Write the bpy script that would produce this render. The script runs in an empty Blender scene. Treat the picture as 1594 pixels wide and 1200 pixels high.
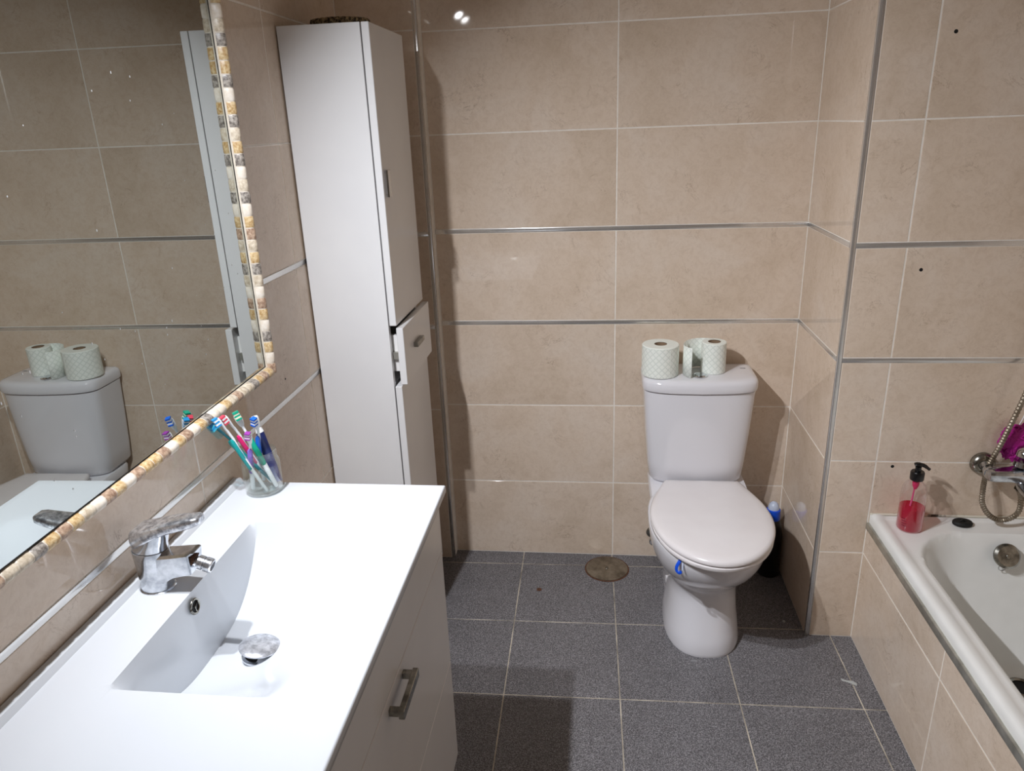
import bpy, bmesh, math, random
from mathutils import Vector, Matrix, noise
random.seed(7)
SC = bpy.context.scene
COL = SC.collection

# ------------------------------------------------------------------ camera, world, light, exposure
cam_d = bpy.data.cameras.new('camera'); cam = bpy.data.objects.new('camera', cam_d); COL.objects.link(cam)
cam_d.sensor_fit = 'HORIZONTAL'; cam_d.sensor_width = 36.0
cam_d.lens = 1140.8 / 1594 * 36.0
cam_d.clip_start = 0.02
cam.matrix_world = Matrix(((0.99307, -0.00388, 0.11749, 0.7616),
                           (0.11182, 0.33948, -0.93394, -2.3342),
                           (-0.03626, 0.94061, 0.33756, 1.5),
                           (0, 0, 0, 1)))
SC.camera = cam
w = bpy.data.worlds.new('world'); SC.world = w; w.use_nodes = True
w.node_tree.nodes['Background'].inputs[0].default_value = (0.02, 0.02, 0.02, 1)
SC.view_settings.view_transform = 'Standard'; SC.view_settings.look = 'None'
SC.view_settings.gamma = 1.0; SC.view_settings.use_curve_mapping = False
SC.view_settings.exposure = 0.0
LAMP_POWER = 8.0                       # each of the two mirror spots (built in mirror_lamp)
LAMP_COLOR = (0.965, 0.985, 1.04)
LAMP_AIM = (1.12, 0.78, -1.85)
SC.cycles.use_denoising = True
SC.cycles.caustics_reflective = True; SC.cycles.blur_glossy = 1.0; SC.cycles.caustics_refractive = False
SC.cycles.max_bounces = 12; SC.cycles.diffuse_bounces = 6; SC.cycles.transparent_max_bounces = 16
SC.cycles.sample_clamp_indirect = 6.0
SC.cycles.use_adaptive_sampling = True; SC.cycles.adaptive_threshold = 0.02

# ------------------------------------------------------------------ measured layout (metres)
XP, XV, XR, XG = 0.239, 0.8138, 1.3885, 1.5217    # pilaster edge, back-wall joint, niche wall, bath skirt
YP, YD = -0.05, -0.4072                            # pilaster face, bath end wall
ZR = [0.0, 0.2937, 0.5852, 0.8775, 1.1787, 1.4722, 1.7600, 2.0530, 2.3460, 2.45]
XW, YN, ZC = 2.222, -3.05, 2.45                    # right wall, wall behind the viewer, ceiling
TW = 0.5748

# ------------------------------------------------------------------ material helpers
def new_mat(name):
    m = bpy.data.materials.new(name); m.use_nodes = True
    nt = m.node_tree; return m, nt, nt.nodes['Principled BSDF']
def srgb(r, g, b):
    f = lambda c: (c/255/12.92 if c/255 <= .04045 else ((c/255+.055)/1.055)**2.4)
    return (f(r), f(g), f(b), 1)
def simple(name, col, rough=.5, metal=0., spec=.5, coat=0.):
    m, nt, b = new_mat(name)
    b.inputs['Base Color'].default_value = col; b.inputs['Roughness'].default_value = rough
    b.inputs['Metallic'].default_value = metal; b.inputs['Specular IOR Level'].default_value = spec
    b.inputs['Coat Weight'].default_value = coat; b.inputs['Coat Roughness'].default_value = .05
    return m
def nd(nt, t, **kw):
    n = nt.nodes.new(t)
    for k, v in kw.items(): setattr(n, k, v)
    return n
def ramp(nt, stops):
    r = nt.nodes.new('ShaderNodeValToRGB'); e = r.color_ramp.elements
    while len(e) < len(stops): e.new(.5)
    for el, (p, c) in zip(e, stops): el.position = p; el.color = c
    return r
def rnd_coords(nt, scale=(1, 1, 1)):
    tc = nd(nt, 'ShaderNodeTexCoord'); oi = nd(nt, 'ShaderNodeObjectInfo')
    mu = nd(nt, 'ShaderNodeMath', operation='MULTIPLY'); mu.inputs[1].default_value = 9.0
    nt.links.new(oi.outputs['Random'], mu.inputs[0])
    cx = nd(nt, 'ShaderNodeCombineXYZ')
    for i in range(3): nt.links.new(mu.outputs[0], cx.inputs[i])
    ad = nd(nt, 'ShaderNodeVectorMath', operation='ADD')
    nt.links.new(tc.outputs['Object'], ad.inputs[0]); nt.links.new(cx.outputs[0], ad.inputs[1])
    mp = nd(nt, 'ShaderNodeMapping'); mp.inputs['Scale'].default_value = scale; mp.inputs['Rotation'].default_value = (.61, .43, .27)
    nt.links.new(ad.outputs[0], mp.inputs[0])
    return mp.outputs[0], oi
def mix(nt, a, b, fac, mode='MIX'):
    n = nd(nt, 'ShaderNodeMix', data_type='RGBA', blend_type=mode)
    for s, v in ((6, a), (7, b)):
        if hasattr(v, 'is_linked'): nt.links.new(v, n.inputs[s])
        else: n.inputs[s].default_value = v
    if hasattr(fac, 'is_linked'): nt.links.new(fac, n.inputs[0])
    else: n.inputs[0].default_value = fac
    return n.outputs[2]
def noise_tex(nt, vec, scale, detail=4, rough=.55, dist=0.):
    n = nd(nt, 'ShaderNodeTexNoise'); n.inputs['Scale'].default_value = scale
    n.inputs['Detail'].default_value = detail; n.inputs['Roughness'].default_value = rough
    n.inputs['Distortion'].default_value = dist
    if vec is not None: nt.links.new(vec, n.inputs['Vector'])
    return n.outputs['Fac']

def mat_wall_tile():
    m, nt, b = new_mat('beige_wall_tile')
    v, oi = rnd_coords(nt)
    big = noise_tex(nt, v, 5, 3, .6, .5)
    c1 = ramp(nt, [(.28, srgb(212, 193, 172)), (.5, srgb(222, 204, 185)), (.74, srgb(226, 211, 195))])
    nt.links.new(big, c1.inputs[0])
    fine = noise_tex(nt, v, 55, 5, .8, .8)
    c2 = ramp(nt, [(.36, srgb(190, 164, 138)), (.56, (1, 1, 1, 1))])
    nt.links.new(fine, c2.inputs[0])
    col = mix(nt, c1.outputs[0], c2.outputs[0], .17, 'MULTIPLY')
    # thin broken veins
    wv = noise_tex(nt, v, 9, 6, .66, 2.2)
    vr = ramp(nt, [(.488, (0, 0, 0, 1)), (.4985, (1, 1, 1, 1)), (.5015, (1, 1, 1, 1)), (.512, (0, 0, 0, 1))])
    nt.links.new(wv, vr.inputs[0])
    msk = ramp(nt, [(.52, (0, 0, 0, 1)), (.66, (1, 1, 1, 1))]); nt.links.new(noise_tex(nt, v, 11, 2, .6), msk.inputs[0])
    mu = nd(nt, 'ShaderNodeMath', operation='MULTIPLY')
    nt.links.new(vr.outputs[0], mu.inputs[0]); nt.links.new(msk.outputs[0], mu.inputs[1])
    mu2 = nd(nt, 'ShaderNodeMath', operation='MULTIPLY'); mu2.inputs[1].default_value = .5
    nt.links.new(mu.outputs[0], mu2.inputs[0])
    col = mix(nt, col, srgb(146, 116, 90), mu2.outputs[0])
    hs = nd(nt, 'ShaderNodeHueSaturation')
    mr = nd(nt, 'ShaderNodeMapRange'); mr.inputs[3].default_value = .965; mr.inputs[4].default_value = 1.03
    nt.links.new(oi.outputs['Random'], mr.inputs[0]); nt.links.new(mr.outputs[0], hs.inputs['Value'])
    nt.links.new(col, hs.inputs['Color']); nt.links.new(hs.outputs[0], b.inputs['Base Color'])
    b.inputs['Roughness'].default_value = .035; b.inputs['Specular IOR Level'].default_value = .5
    return m
def mat_floor_tile():
    m, nt, b = new_mat('speckled_grey_floor_tile')
    v, oi = rnd_coords(nt)
    f1 = noise_tex(nt, v, 330, 2, .8)
    c1 = ramp(nt, [(.36, srgb(62, 61, 63)), (.5, srgb(106, 104, 107)), (.64, srgb(160, 158, 161))])
    nt.links.new(f1, c1.inputs[0])
    f2 = noise_tex(nt, v, 5, 3, .65)
    c2 = ramp(nt, [(.3, (.78, .78, .78, 1)), (.7, (1, 1, 1, 1))]); nt.links.new(f2, c2.inputs[0])
    col = mix(nt, c1.outputs[0], c2.outputs[0], .8, 'MULTIPLY')
    nt.links.new(col, b.inputs['Base Color'])
    b.inputs['Roughness'].default_value = .48
    bp = nd(nt, 'ShaderNodeBump'); bp.inputs['Strength'].default_value = .25; bp.inputs['Distance'].default_value = .0008
    nt.links.new(f1, bp.inputs['Height']); nt.links.new(bp.outputs[0], b.inputs['Normal'])
    return m
def mottled(name, a, c, scale, rough=.5, metal=0., bump=0., lo=.35, hi=.65):
    m, nt, b = new_mat(name)
    v, oi = rnd_coords(nt)
    n = noise_tex(nt, v, scale, 3, .65)
    r = ramp(nt, [(lo, a), (hi, c)]); nt.links.new(n, r.inputs[0])
    nt.links.new(r.outputs[0], b.inputs['Base Color'])
    b.inputs['Roughness'].default_value = rough; b.inputs['Metallic'].default_value = metal
    if bump:
        bp = nd(nt, 'ShaderNodeBump'); bp.inputs['Strength'].default_value = bump; bp.inputs['Distance'].default_value = .001
        nt.links.new(n, bp.inputs['Height']); nt.links.new(bp.outputs[0], b.inputs['Normal'])
    return m
def thin_glass(name, tint, refl=1.0, ior=1.45):
    m = bpy.data.materials.new(name); m.use_nodes = True; nt = m.node_tree; nt.nodes.clear()
    o = nd(nt, 'ShaderNodeOutputMaterial'); t = nd(nt, 'ShaderNodeBsdfTransparent'); g = nd(nt, 'ShaderNodeBsdfGlossy')
    t.inputs[0].default_value = tint; g.inputs[0].default_value = (1, 1, 1, 1); g.inputs['Roughness'].default_value = .03
    lf = nd(nt, 'ShaderNodeLayerWeight'); lf.inputs['Blend'].default_value = .5
    lw = nd(nt, 'ShaderNodeMath', operation='POWER'); lw.inputs[1].default_value = 1.9; nt.links.new(lf.outputs['Facing'], lw.inputs[0])
    mx = nd(nt, 'ShaderNodeMixShader'); mu = nd(nt, 'ShaderNodeMath', operation='MULTIPLY'); mu.inputs[1].default_value = refl
    ad = nd(nt, 'ShaderNodeMath', operation='ADD'); ad.inputs[1].default_value = .035; nt.links.new(lw.outputs[0], mu.inputs[0]); nt.links.new(mu.outputs[0], ad.inputs[0]); nt.links.new(ad.outputs[0], mx.inputs[0])
    nt.links.new(t.outputs[0], mx.inputs[1]); nt.links.new(g.outputs[0], mx.inputs[2]); nt.links.new(mx.outputs[0], o.inputs[0])
    return m
def mat_liquid(name, col):
    m = bpy.data.materials.new(name); m.use_nodes = True; nt = m.node_tree; nt.nodes.clear()
    o = nd(nt, 'ShaderNodeOutputMaterial'); t = nd(nt, 'ShaderNodeBsdfTransparent'); t.inputs[0].default_value = (col[0], col[1], col[2], 1)
    p = nd(nt, 'ShaderNodeBsdfPrincipled'); p.inputs['Base Color'].default_value = col; p.inputs['Roughness'].default_value = .1
    tl = nd(nt, 'ShaderNodeBsdfTranslucent'); tl.inputs[0].default_value = col
    a = nd(nt, 'ShaderNodeMixShader'); a.inputs[0].default_value = .5
    nt.links.new(p.outputs[0], a.inputs[1]); nt.links.new(tl.outputs[0], a.inputs[2])
    b2 = nd(nt, 'ShaderNodeMixShader'); b2.inputs[0].default_value = .5
    nt.links.new(t.outputs[0], b2.inputs[1]); nt.links.new(a.outputs[0], b2.inputs[2]); nt.links.new(b2.outputs[0], o.inputs[0])
    return m
def mat_emit(name, col, s):
    m, nt, b = new_mat(name); b.inputs['Emission Color'].default_value = col; b.inputs['Emission Strength'].default_value = s
    return m
def mat_paper():
    m, nt, b = new_mat('quilted_paper')
    tc = nd(nt, 'ShaderNodeTexCoord')
    hs = []
    for rot in (.785, -.785):
        mp = nd(nt, 'ShaderNodeMapping'); mp.inputs['Rotation'].default_value = (0, 0, rot)
        nt.links.new(tc.outputs['UV'], mp.inputs[0])
        wv = nd(nt, 'ShaderNodeTexWave', wave_type='BANDS', bands_direction='X'); wv.inputs['Scale'].default_value = 2.3
        nt.links.new(mp.outputs[0], wv.inputs['Vector'])
        r = ramp(nt, [(.0, (1, 1, 1, 1)), (.16, (0, 0, 0, 1))]); nt.links.new(wv.outputs['Fac'], r.inputs[0]); hs.append(r.outputs[0])
    mx = nd(nt, 'ShaderNodeMath', operation='MAXIMUM'); nt.links.new(hs[0], mx.inputs[0]); nt.links.new(hs[1], mx.inputs[1])
    fc = nd(nt, 'ShaderNodeMath', operation='MULTIPLY'); fc.inputs[1].default_value = .34; nt.links.new(mx.outputs[0], fc.inputs[0])
    col = mix(nt, srgb(238, 242, 234), srgb(168, 180, 172), fc.outputs[0])
    nt.links.new(col, b.inputs['Base Color']); b.inputs['Roughness'].default_value = .9
    bp = nd(nt, 'ShaderNodeBump'); bp.inputs['Strength'].default_value = .4; bp.inputs['Distance'].default_value = .001; bp.invert = True
    nt.links.new(mx.outputs[0], bp.inputs['Height']); nt.links.new(bp.outputs[0], b.inputs['Normal'])
    return m

M = {}
M['tile'] = mat_wall_tile(); M['floor'] = mat_floor_tile()
M['grout'] = mottled('pale_grout', srgb(232, 224, 212), srgb(244, 238, 230), 30, .85)
M['framegrout'] = mottled('cream_frame_grout', srgb(206, 195, 178), srgb(222, 212, 196), 60, .7)
M['fgrout'] = mottled('dirty_floor_grout', srgb(128, 120, 108), srgb(206, 196, 178), 9, .9)
M['metal'] = mottled('brushed_metal_trim', srgb(216, 214, 211), srgb(232, 231, 229), 6, .2, .78)
M['oldmetal'] = mottled('dull_metal_trim', srgb(168, 167, 158), srgb(206, 205, 196), 14, .42, .8)
M['chrome'] = simple('chrome', srgb(214, 216, 218), .1, 1.)
M['plug'] = mottled('scaled_plug_metal', srgb(168, 170, 176), srgb(222, 224, 230), 90, .34, .65, .3)
M['worn'] = mottled('limescale_chrome', srgb(150, 152, 158), srgb(232, 234, 238), 110, .26, .85, .3, .36, .6)
M['softworn'] = mottled('dull_chrome', srgb(176, 180, 186), srgb(222, 225, 230), 45, .17, 1., .1)
M['darkchrome'] = mottled('tarnished_chrome', srgb(112, 110, 104), srgb(170, 168, 160), 40, .25, 1., .2)
M['ceramic'] = simple('white_ceramic', srgb(224, 223, 227), .09, 0, .5, .3)
M['basin'] = simple('white_basin_resin', srgb(208, 212, 217), .16)
M['seat'] = mottled('toilet_lid_plastic', srgb(224, 219, 219), srgb(230, 226, 226), 4, .22)
M['lacquer'] = mottled('white_lacquer', srgb(226, 226, 227), srgb(231, 231, 231), 3, .24)
M['lacqueredge'] = simple('white_board_edge', srgb(238, 236, 234), .4)
M['dark'] = simple('dark_inside', srgb(16, 15, 15), .8)
M['enamel'] = mottled('white_bath_enamel', srgb(226, 226, 222), srgb(234, 234, 231), 5, .14)
M['ceiling'] = simple('white_ceiling_paint', srgb(236, 233, 228), .9)
M['doorwhite'] = simple('white_door_paint', srgb(226, 222, 214), .5)
M['mirror'] = simple('mirror_silver', (.52, .55, .535, 1), .004, 1.)
M['glass'] = thin_glass('clear_glass', (.93, .955, .945, 1), .62)
M['plastic_clear'] = thin_glass('clear_plastic', (.95, .92, .93, 1), .75)
M['pink'] = mat_liquid('pink_soap', srgb(232, 34, 96))
M['black'] = simple('black_plastic', srgb(14, 14, 16), .3)
M['blackrub'] = simple('black_rubber', srgb(12, 12, 12), .7)
M['paper'] = mat_paper(); M['card'] = simple('brown_cardboard', srgb(140, 116, 92), .9)
M['papertop'] = simple('paper_end', srgb(236, 240, 232), .95)
M['magenta'] = simple('magenta_mesh', srgb(178, 26, 140), .6)
M['blue'] = simple('blue_plastic', srgb(20, 82, 214), .3)
M['palecap'] = simple('pale_translucent_plastic', srgb(196, 206, 226), .25)
M['woven'] = mottled('brown_woven', srgb(46, 36, 24), srgb(168, 146, 108), 160, .9, 0, .8, .42, .64)
M['silicone'] = mottled('dirty_silicone', srgb(70, 60, 48), srgb(212, 206, 190), 22, .6, 0, 0, .34, .46)
M['rust'] = mottled('rust', srgb(40, 30, 24), srgb(122, 78, 52), 300, .8)
M['smear'] = simple('pale_paint_smear', srgb(176, 178, 176), .8)
FR = {'cream': mottled('cream_stone', srgb(222, 208, 188), srgb(238, 230, 218), 70, .35, 0, .25),
      'grey': mottled('grey_stone', srgb(98, 90, 84), srgb(184, 176, 166), 150, .35, 0, .3),
      'gold': mottled('golden_stone', srgb(176, 138, 86), srgb(224, 202, 160), 140, .35, 0, .3),
      'brown': mottled('brown_stone', srgb(140, 110, 90), srgb(202, 176, 152), 140, .35, 0, .3),
      'sand': mottled('sand_stone', srgb(184, 168, 144), srgb(226, 214, 194), 130, .35, 0, .3)}
_cc = {}
def plastic(r, g, b, rough=.35):
    k = (r, g, b, rough)
    if k not in _cc: _cc[k] = simple('plastic_%d_%d_%d' % (r, g, b), srgb(r, g, b), rough)
    return _cc[k]

# ------------------------------------------------------------------ geometry helpers
def link(name, me, mat, parent=None, loc=None):
    o = bpy.data.objects.new(name, me); COL.objects.link(o)
    if mat is not None and len(me.materials) == 0: me.materials.append(mat)
    if parent is not None: o.parent = parent
    if loc is not None: o.location = loc
    return o
def mesh_from(verts, faces, smooth=None):
    me = bpy.data.meshes.new('mesh'); me.from_pydata([tuple(v) for v in verts], [], faces); me.update()
    bm = bmesh.new(); bm.from_mesh(me); bmesh.ops.recalc_face_normals(bm, faces=bm.faces); bm.to_mesh(me); bm.free()
    if smooth is not None:
        for p in me.polygons: p.use_smooth = True
        me.set_sharp_from_angle(angle=math.radians(smooth))
    return me
def from_bm(bm, smooth=None):
    bmesh.ops.recalc_face_normals(bm, faces=bm.faces)
    me = bpy.data.meshes.new('mesh'); bm.to_mesh(me); bm.free()
    if smooth is not None:
        for p in me.polygons: p.use_smooth = True
        me.set_sharp_from_angle(angle=math.radians(smooth))
    return me
def add_box(bm, x0, x1, y0, y1, z0, z1, bev=0., seg=1):
    r = bmesh.ops.create_cube(bm, size=1.0); vs = r['verts']
    for v in vs:
        v.co = Vector(((x0+x1)/2 + v.co.x*(x1-x0), (y0+y1)/2 + v.co.y*(y1-y0), (z0+z1)/2 + v.co.z*(z1-z0)))
    if bev > 0:
        es = list({e for v in vs for e in v.link_edges})
        bmesh.ops.bevel(bm, geom=es, offset=bev, segments=seg, affect='EDGES', profile=.5)
def box(name, x0, x1, y0, y1, z0, z1, mat, parent=None, bev=0., seg=1, off=(0, 0, 0)):
    bm = bmesh.new(); add_box(bm, x0-off[0], x1-off[0], y0-off[1], y1-off[1], z0-off[2], z1-off[2], bev, seg)
    return link(name, from_bm(bm, 35 if seg > 1 else None), mat, parent)
def loft(rings, cap0=True, cap1=True, smooth=40, closed=True):
    n = len(rings[0]); vs = [p for r in rings for p in r]; fs = []
    for i in range(len(rings)-1):
        for j in range(n if closed else n-1):
            k = (j+1) % n
            fs.append((i*n+j, i*n+k, (i+1)*n+k, (i+1)*n+j))
    if cap0: fs.append(tuple(range(n))[::-1])
    if cap1: fs.append(tuple(range((len(rings)-1)*n, len(rings)*n)))
    return mesh_from(vs, fs, smooth)
def lathe(prof, n=28, c=(0, 0, 0), cap0=True, cap1=True, smooth=40):
    rings = [[(c[0]+r*math.cos(2*math.pi*j/n), c[1]+r*math.sin(2*math.pi*j/n), c[2]+z) for j in range(n)] for r, z in prof]
    return loft(rings, cap0, cap1, smooth)
def frame_of(d):
    d = Vector(d).normalized(); a = Vector((0, 0, 1)) if abs(d.z) < .9 else Vector((1, 0, 0))
    u = d.cross(a).normalized(); return u, u.cross(d).normalized()
def tube(pts, rad, n=10, smooth=60, cap=True):
    pts = [Vector(p) for p in pts]; rings = []; u = None
    for i, p in enumerate(pts):
        d = (pts[min(i+1, len(pts)-1)] - pts[max(i-1, 0)]).normalized()
        if u is None: u, v = frame_of(d)
        else:
            u = (u - d*u.dot(d)).normalized(); v = d.cross(u)
        r = rad[i] if isinstance(rad, (list, tuple)) else rad
        ru, rv = r if isinstance(r, tuple) else (r, r)
        rings.append([p + u*(ru*math.cos(2*math.pi*j/n)) + v*(rv*math.sin(2*math.pi*j/n)) for j in range(n)])
    return loft(rings, cap, cap, smooth)
def spline(pts, per=10):
    P = [Vector(p) for p in pts]; P = [2*P[0]-P[1]] + P + [2*P[-1]-P[-2]]; out = []
    for i in range(1, len(P)-2):
        for k in range(per):
            t = k/per; a, b, c, d = P[i-1], P[i], P[i+1], P[i+2]
            out.append(.5*((2*b)+(c-a)*t+(2*a-5*b+4*c-d)*t*t+(3*b-a-3*c+d)*t**3))
    out.append(P[-2]); return out
def disc_prism(c, nrm, r, h, n=28, bev=.0):
    nrm = Vector(nrm).normalized(); u, v = frame_of(nrm); c = Vector(c)
    prof = [(r, 0), (r, h-bev), (r-bev, h)] if bev else [(r, 0), (r, h)]
    return loft([[c+nrm*z+u*(q*math.cos(2*math.pi*j/n))+v*(q*math.sin(2*math.pi*j/n)) for j in range(n)] for q, z in prof], True, True, 40)
def thing(name, label, cat, loc=(0, 0, 0), group=None):
    o = bpy.data.objects.new(name, None); COL.objects.link(o); o.location = loc; o.empty_display_size = .05
    return tag(o, label, cat, group)
def tag(o, label, cat, group=None, kind=None):
    o['label'] = label; o['category'] = cat
    if group: o['group'] = group
    if kind: o['kind'] = kind
    return o
def part(name, me, mat, root, label=None):
    """mesh in world coordinates -> child of root (root only translated)"""
    base = root; off = Vector((0, 0, 0))
    while base is not None: off += base.location; base = base.parent
    if off.length > 1e-9: me.transform(Matrix.Translation(-off))
    o = link(name, me, mat, root)
    if label: o['label'] = label
    return o
def pbox(name, x0, x1, y0, y1, z0, z1, mat, root, bev=0., seg=1, label=None):
    bm = bmesh.new(); add_box(bm, x0, x1, y0, y1, z0, z1, bev, seg)
    return part(name, from_bm(bm, 35 if seg > 1 else None), mat, root, label)

# ------------------------------------------------------------------ room shell
GAP = 0.0034; TT = 0.007; REC = 0.0007
_tile_cache = {}
def tile_mesh(w_, h_, mat):
    k = (round(w_, 4), round(h_, 4), mat.name)
    if k not in _tile_cache:
        b = .0011; a = w_/2; c = h_/2
        vs = [(-a, -c, -TT), (a, -c, -TT), (a, c, -TT), (-a, c, -TT), (-a, -c, -b*.8), (a, -c, -b*.8), (a, c, -b*.8), (-a, c, -b*.8),
              (-a+b, -c+b, 0), (a-b, -c+b, 0), (a-b, c-b, 0), (-a+b, c-b, 0)]
        fs = [(8, 9, 10, 11), (4, 5, 9, 8), (5, 6, 10, 9), (6, 7, 11, 10), (7, 4, 8, 11), (0, 1, 5, 4), (1, 2, 6, 5), (2, 3, 7, 6), (3, 0, 4, 7)]
        me = bpy.data.meshes.new('tile'); me.from_pydata(vs, [], fs); me.update(); me.materials.append(mat)
        _tile_cache[k] = me
    return _tile_cache[k]
def wall(name, label, org, udir, nrm, ulen, ucuts, zrows, slab, strips=True, ztop=ZC):
    """slab = box extents of the grout body; tiles set on the plane through org with normal nrm"""
    g = box(name, *slab, M['grout']); tag(g, label, 'wall', None, 'structure')
    org = Vector(org); u = Vector(udir); n = Vector(nrm); zz = Vector((0, 0, 1))
    rot = Matrix((u, zz, n)).transposed()
    if u.cross(zz).dot(n) < 0: rot = Matrix((-u, zz, n)).transposed()
    cuts = [0] + [c for c in ucuts if .01 < c < ulen-.01] + [ulen]
    for i in range(len(zrows)-1):
        z0, z1 = zrows[i], zrows[i+1]
        lo = .0062 if strips and abs(z0-ZR[3]) < .001 or strips and abs(z0-ZR[4]) < .001 else 0
        hi = .0062 if strips and abs(z1-ZR[3]) < .001 or strips and abs(z1-ZR[4]) < .001 else 0
        z0 += lo; z1 -= hi
        for j in range(len(cuts)-1):
            w_ = cuts[j+1]-cuts[j]-GAP; h_ = z1-z0-GAP
            if w_ < .01 or h_ < .01: continue
            o = bpy.data.objects.new('tile', tile_mesh(w_, h_, M['tile'])); COL.objects.link(o)
            c = org + u*((cuts[j]+cuts[j+1])/2) + zz*((z0+z1)/2)
            o.matrix_world = Matrix.Translation(c) @ rot.to_4x4()
            o.parent = g
    return g
def below(z): return [r for r in ZR if r < z-.01] + [z]
R = REC
wb = wall('wall_back', 'beige stone-look tiled wall behind the toilet', (XP, 0, 0), (1, 0, 0), (0, -1, 0), XR-XP, [XV-XP], ZR, (XP-.02, XR+.05, R, .1, -.1, ZC))
wl = wall('wall_left', 'beige tiled wall carrying the mirror above the basin', (0, YP, 0), (0, -1, 0), (1, 0, 0), -YN+YP, [-YP*0+.515+TW*k for k in range(6)], ZR, (-.1, -R, YN-.1, .1, -.1, ZC))
wp = wall('wall_pilaster', 'narrow beige tiled pilaster in the corner behind the tall cabinet', (0, YP, 0), (1, 0, 0), (0, -1, 0), XP-.011, [], ZR, (-.05, XP-R, YP+R, .05, -.1, ZC))
wn = wall('wall_niche', 'beige tiled side wall of the recess right of the toilet', (XR, 0, 0), (0, -1, 0), (-1, 0, 0), -YD-.011, [], ZR, (XR+R, XR+.06, YD+.02, .02, -.1, ZC))
wa = wall('wall_alcove', 'beige tiled wall at the tap end of the bath', (XR+.011, YD, 0), (1, 0, 0), (0, -1, 0), XW-XR-.011, [XG-XR-.011, XG+TW-XR-.011], ZR, (XR+.012, XW+.1, YD+R, .1, -.1, ZC))
wr = wall('wall_right', 'beige tiled wall along the far side of the bath', (XW, YD, 0), (0, -1, 0), (-1, 0, 0), -YN+YD, [.3+TW*k for k in range(6)], ZR, (XW+R, XW+.1, YN-.1, .1, -.1, ZC))
wf = wall('wall_front', 'beige tiled wall behind the viewer beside the door', (0, YN, 0), (1, 0, 0), (0, 1, 0), XW, [.3+TW*k for k in range(5)], ZR, (-.1, XW+.1, YN-.1, YN-R, -.1, ZC))
tag(box('ceiling', -.1, XW+.1, YN-.1, .1, ZC, ZC+.1, M['ceiling']), 'plain white painted bathroom ceiling', 'ceiling', None, 'structure')
dr = tag(box('door_1', .62, 1.38, YN-.002, YN+.03, .005, 2.03, M['doorwhite'], None, .003), 'white painted bathroom door behind the viewer', 'door', None, 'structure')
# floor: grout bed plus square tiles laid slightly out of square with the walls
fl = tag(box('floor', -.1, XW+.1, YN-.1, .1, -.1, -.0007, M['fgrout']), 'dark grey speckled square tiles with pale joints', 'floor', None, 'structure')
def clip(poly, x0, x1, y0, y1):
    def cut(P, ax, val, keep_lo):
        out = []
        for i in range(len(P)):
            a, b = P[i], P[(i+1) % len(P)]
            ia = (a[ax] <= val) if keep_lo else (a[ax] >= val); ib = (b[ax] <= val) if keep_lo else (b[ax] >= val)
            if ia: out.append(a)
            if ia != ib:
                t = (val-a[ax])/(b[ax]-a[ax]); out.append((a[0]+(b[0]-a[0])*t, a[1]+(b[1]-a[1])*t))
        return out
    for ax, val, lo in ((0, x0, False), (0, x1, True), (1, y0, False), (1, y1, True)):
        if len(poly) < 3: return []
        poly = cut(poly, ax, val, lo)
    return poly
FA = .0165; FP = .3215
ex = (math.cos(FA), math.sin(FA)); ey = (-math.sin(FA), math.cos(FA))
for i in range(-3, 7):
    for j in range(-10, 3):
        ox = .818 + ex[0]*i*FP + ey[0]*j*FP; oy = -.3925 + ex[1]*i*FP + ey[1]*j*FP
        g = .0016
        P = [(ox+ex[0]*a+ey[0]*b, oy+ex[1]*a+ey[1]*b) for a, b in ((g, g), (FP-g, g), (FP-g, FP-g), (g, FP-g))]
        P = clip(P, .0, XW, YN, -.0)
        if len(P) < 3: continue
        if min(p[0] for p in P) > XG+.06 or (min(p[0] for p in P) > XR+.03 and min(p[1] for p in P) > YD+.03): continue
        cx = sum(p[0] for p in P)/len(P); cy = sum(p[1] for p in P)/len(P); n = len(P)
        vs = [(p[0]-cx, p[1]-cy, -.008) for p in P] + [(p[0]-cx, p[1]-cy, -.0006) for p in P]
        for p in P:
            d = Vector((cx-p[0], cy-p[1])).normalized()*.001; vs.append((p[0]-cx+d.x, p[1]-cy+d.y, 0))
        fs = [tuple(range(2*n, 3*n))]
        for k in range(n):
            q = (k+1) % n; fs += [(k, q, n+q, n+k), (n+k, n+q, 2*n+q, 2*n+k)]
        link('tile', mesh_from(vs, fs), M['floor'], fl, (cx, cy, 0))
# metal trims: corner profiles and the two thin strips running round the room
tn = [0]
def trim(label, *ext, mat='metal', bev=.0015, seg=2):
    tn[0] += 1
    return tag(box('trim_%d' % tn[0], *ext, M[mat], None, bev, seg), label, 'trim', None, 'structure')
trim('vertical metal corner profile on the pilaster by the tall cabinet', XP-.011, XP+.0005, YP-.0008, YP+.0105, 0, ZC-.001)
trim('vertical metal corner profile between the toilet recess and the bath', XR-.0008, XR+.0107, YD-.0008, YD+.0107, 0, ZC-.001)
for zc, word in ((ZR[4], 'upper'), (ZR[3], 'lower')):
    a, b = zc-.0062, zc+.0062
    trim(word + ' thin metal strip across the wall behind the toilet', XP+.001, XR-.0002, -.0012, .004, a, b, bev=.0006)
    trim(word + ' thin metal strip on the left wall under and beside the mirror', -.004, .0012, YN, YP-.001, a, b, bev=.0006)
    trim(word + ' short metal strip on the pilaster behind the tall cabinet', .001, XP-.0112, YP-.0012, YP+.004, a, b, bev=.0006)
    trim(word + ' metal strip on the side wall of the toilet recess', XR-.0012, XR+.004, YD+.0108, -.0015, a, b, bev=.0006)
    trim(word + ' metal strip on the wall at the tap end of the bath', XR+.0108, XW-.0015, YD-.0012, YD+.004, a, b, bev=.0006)
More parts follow.
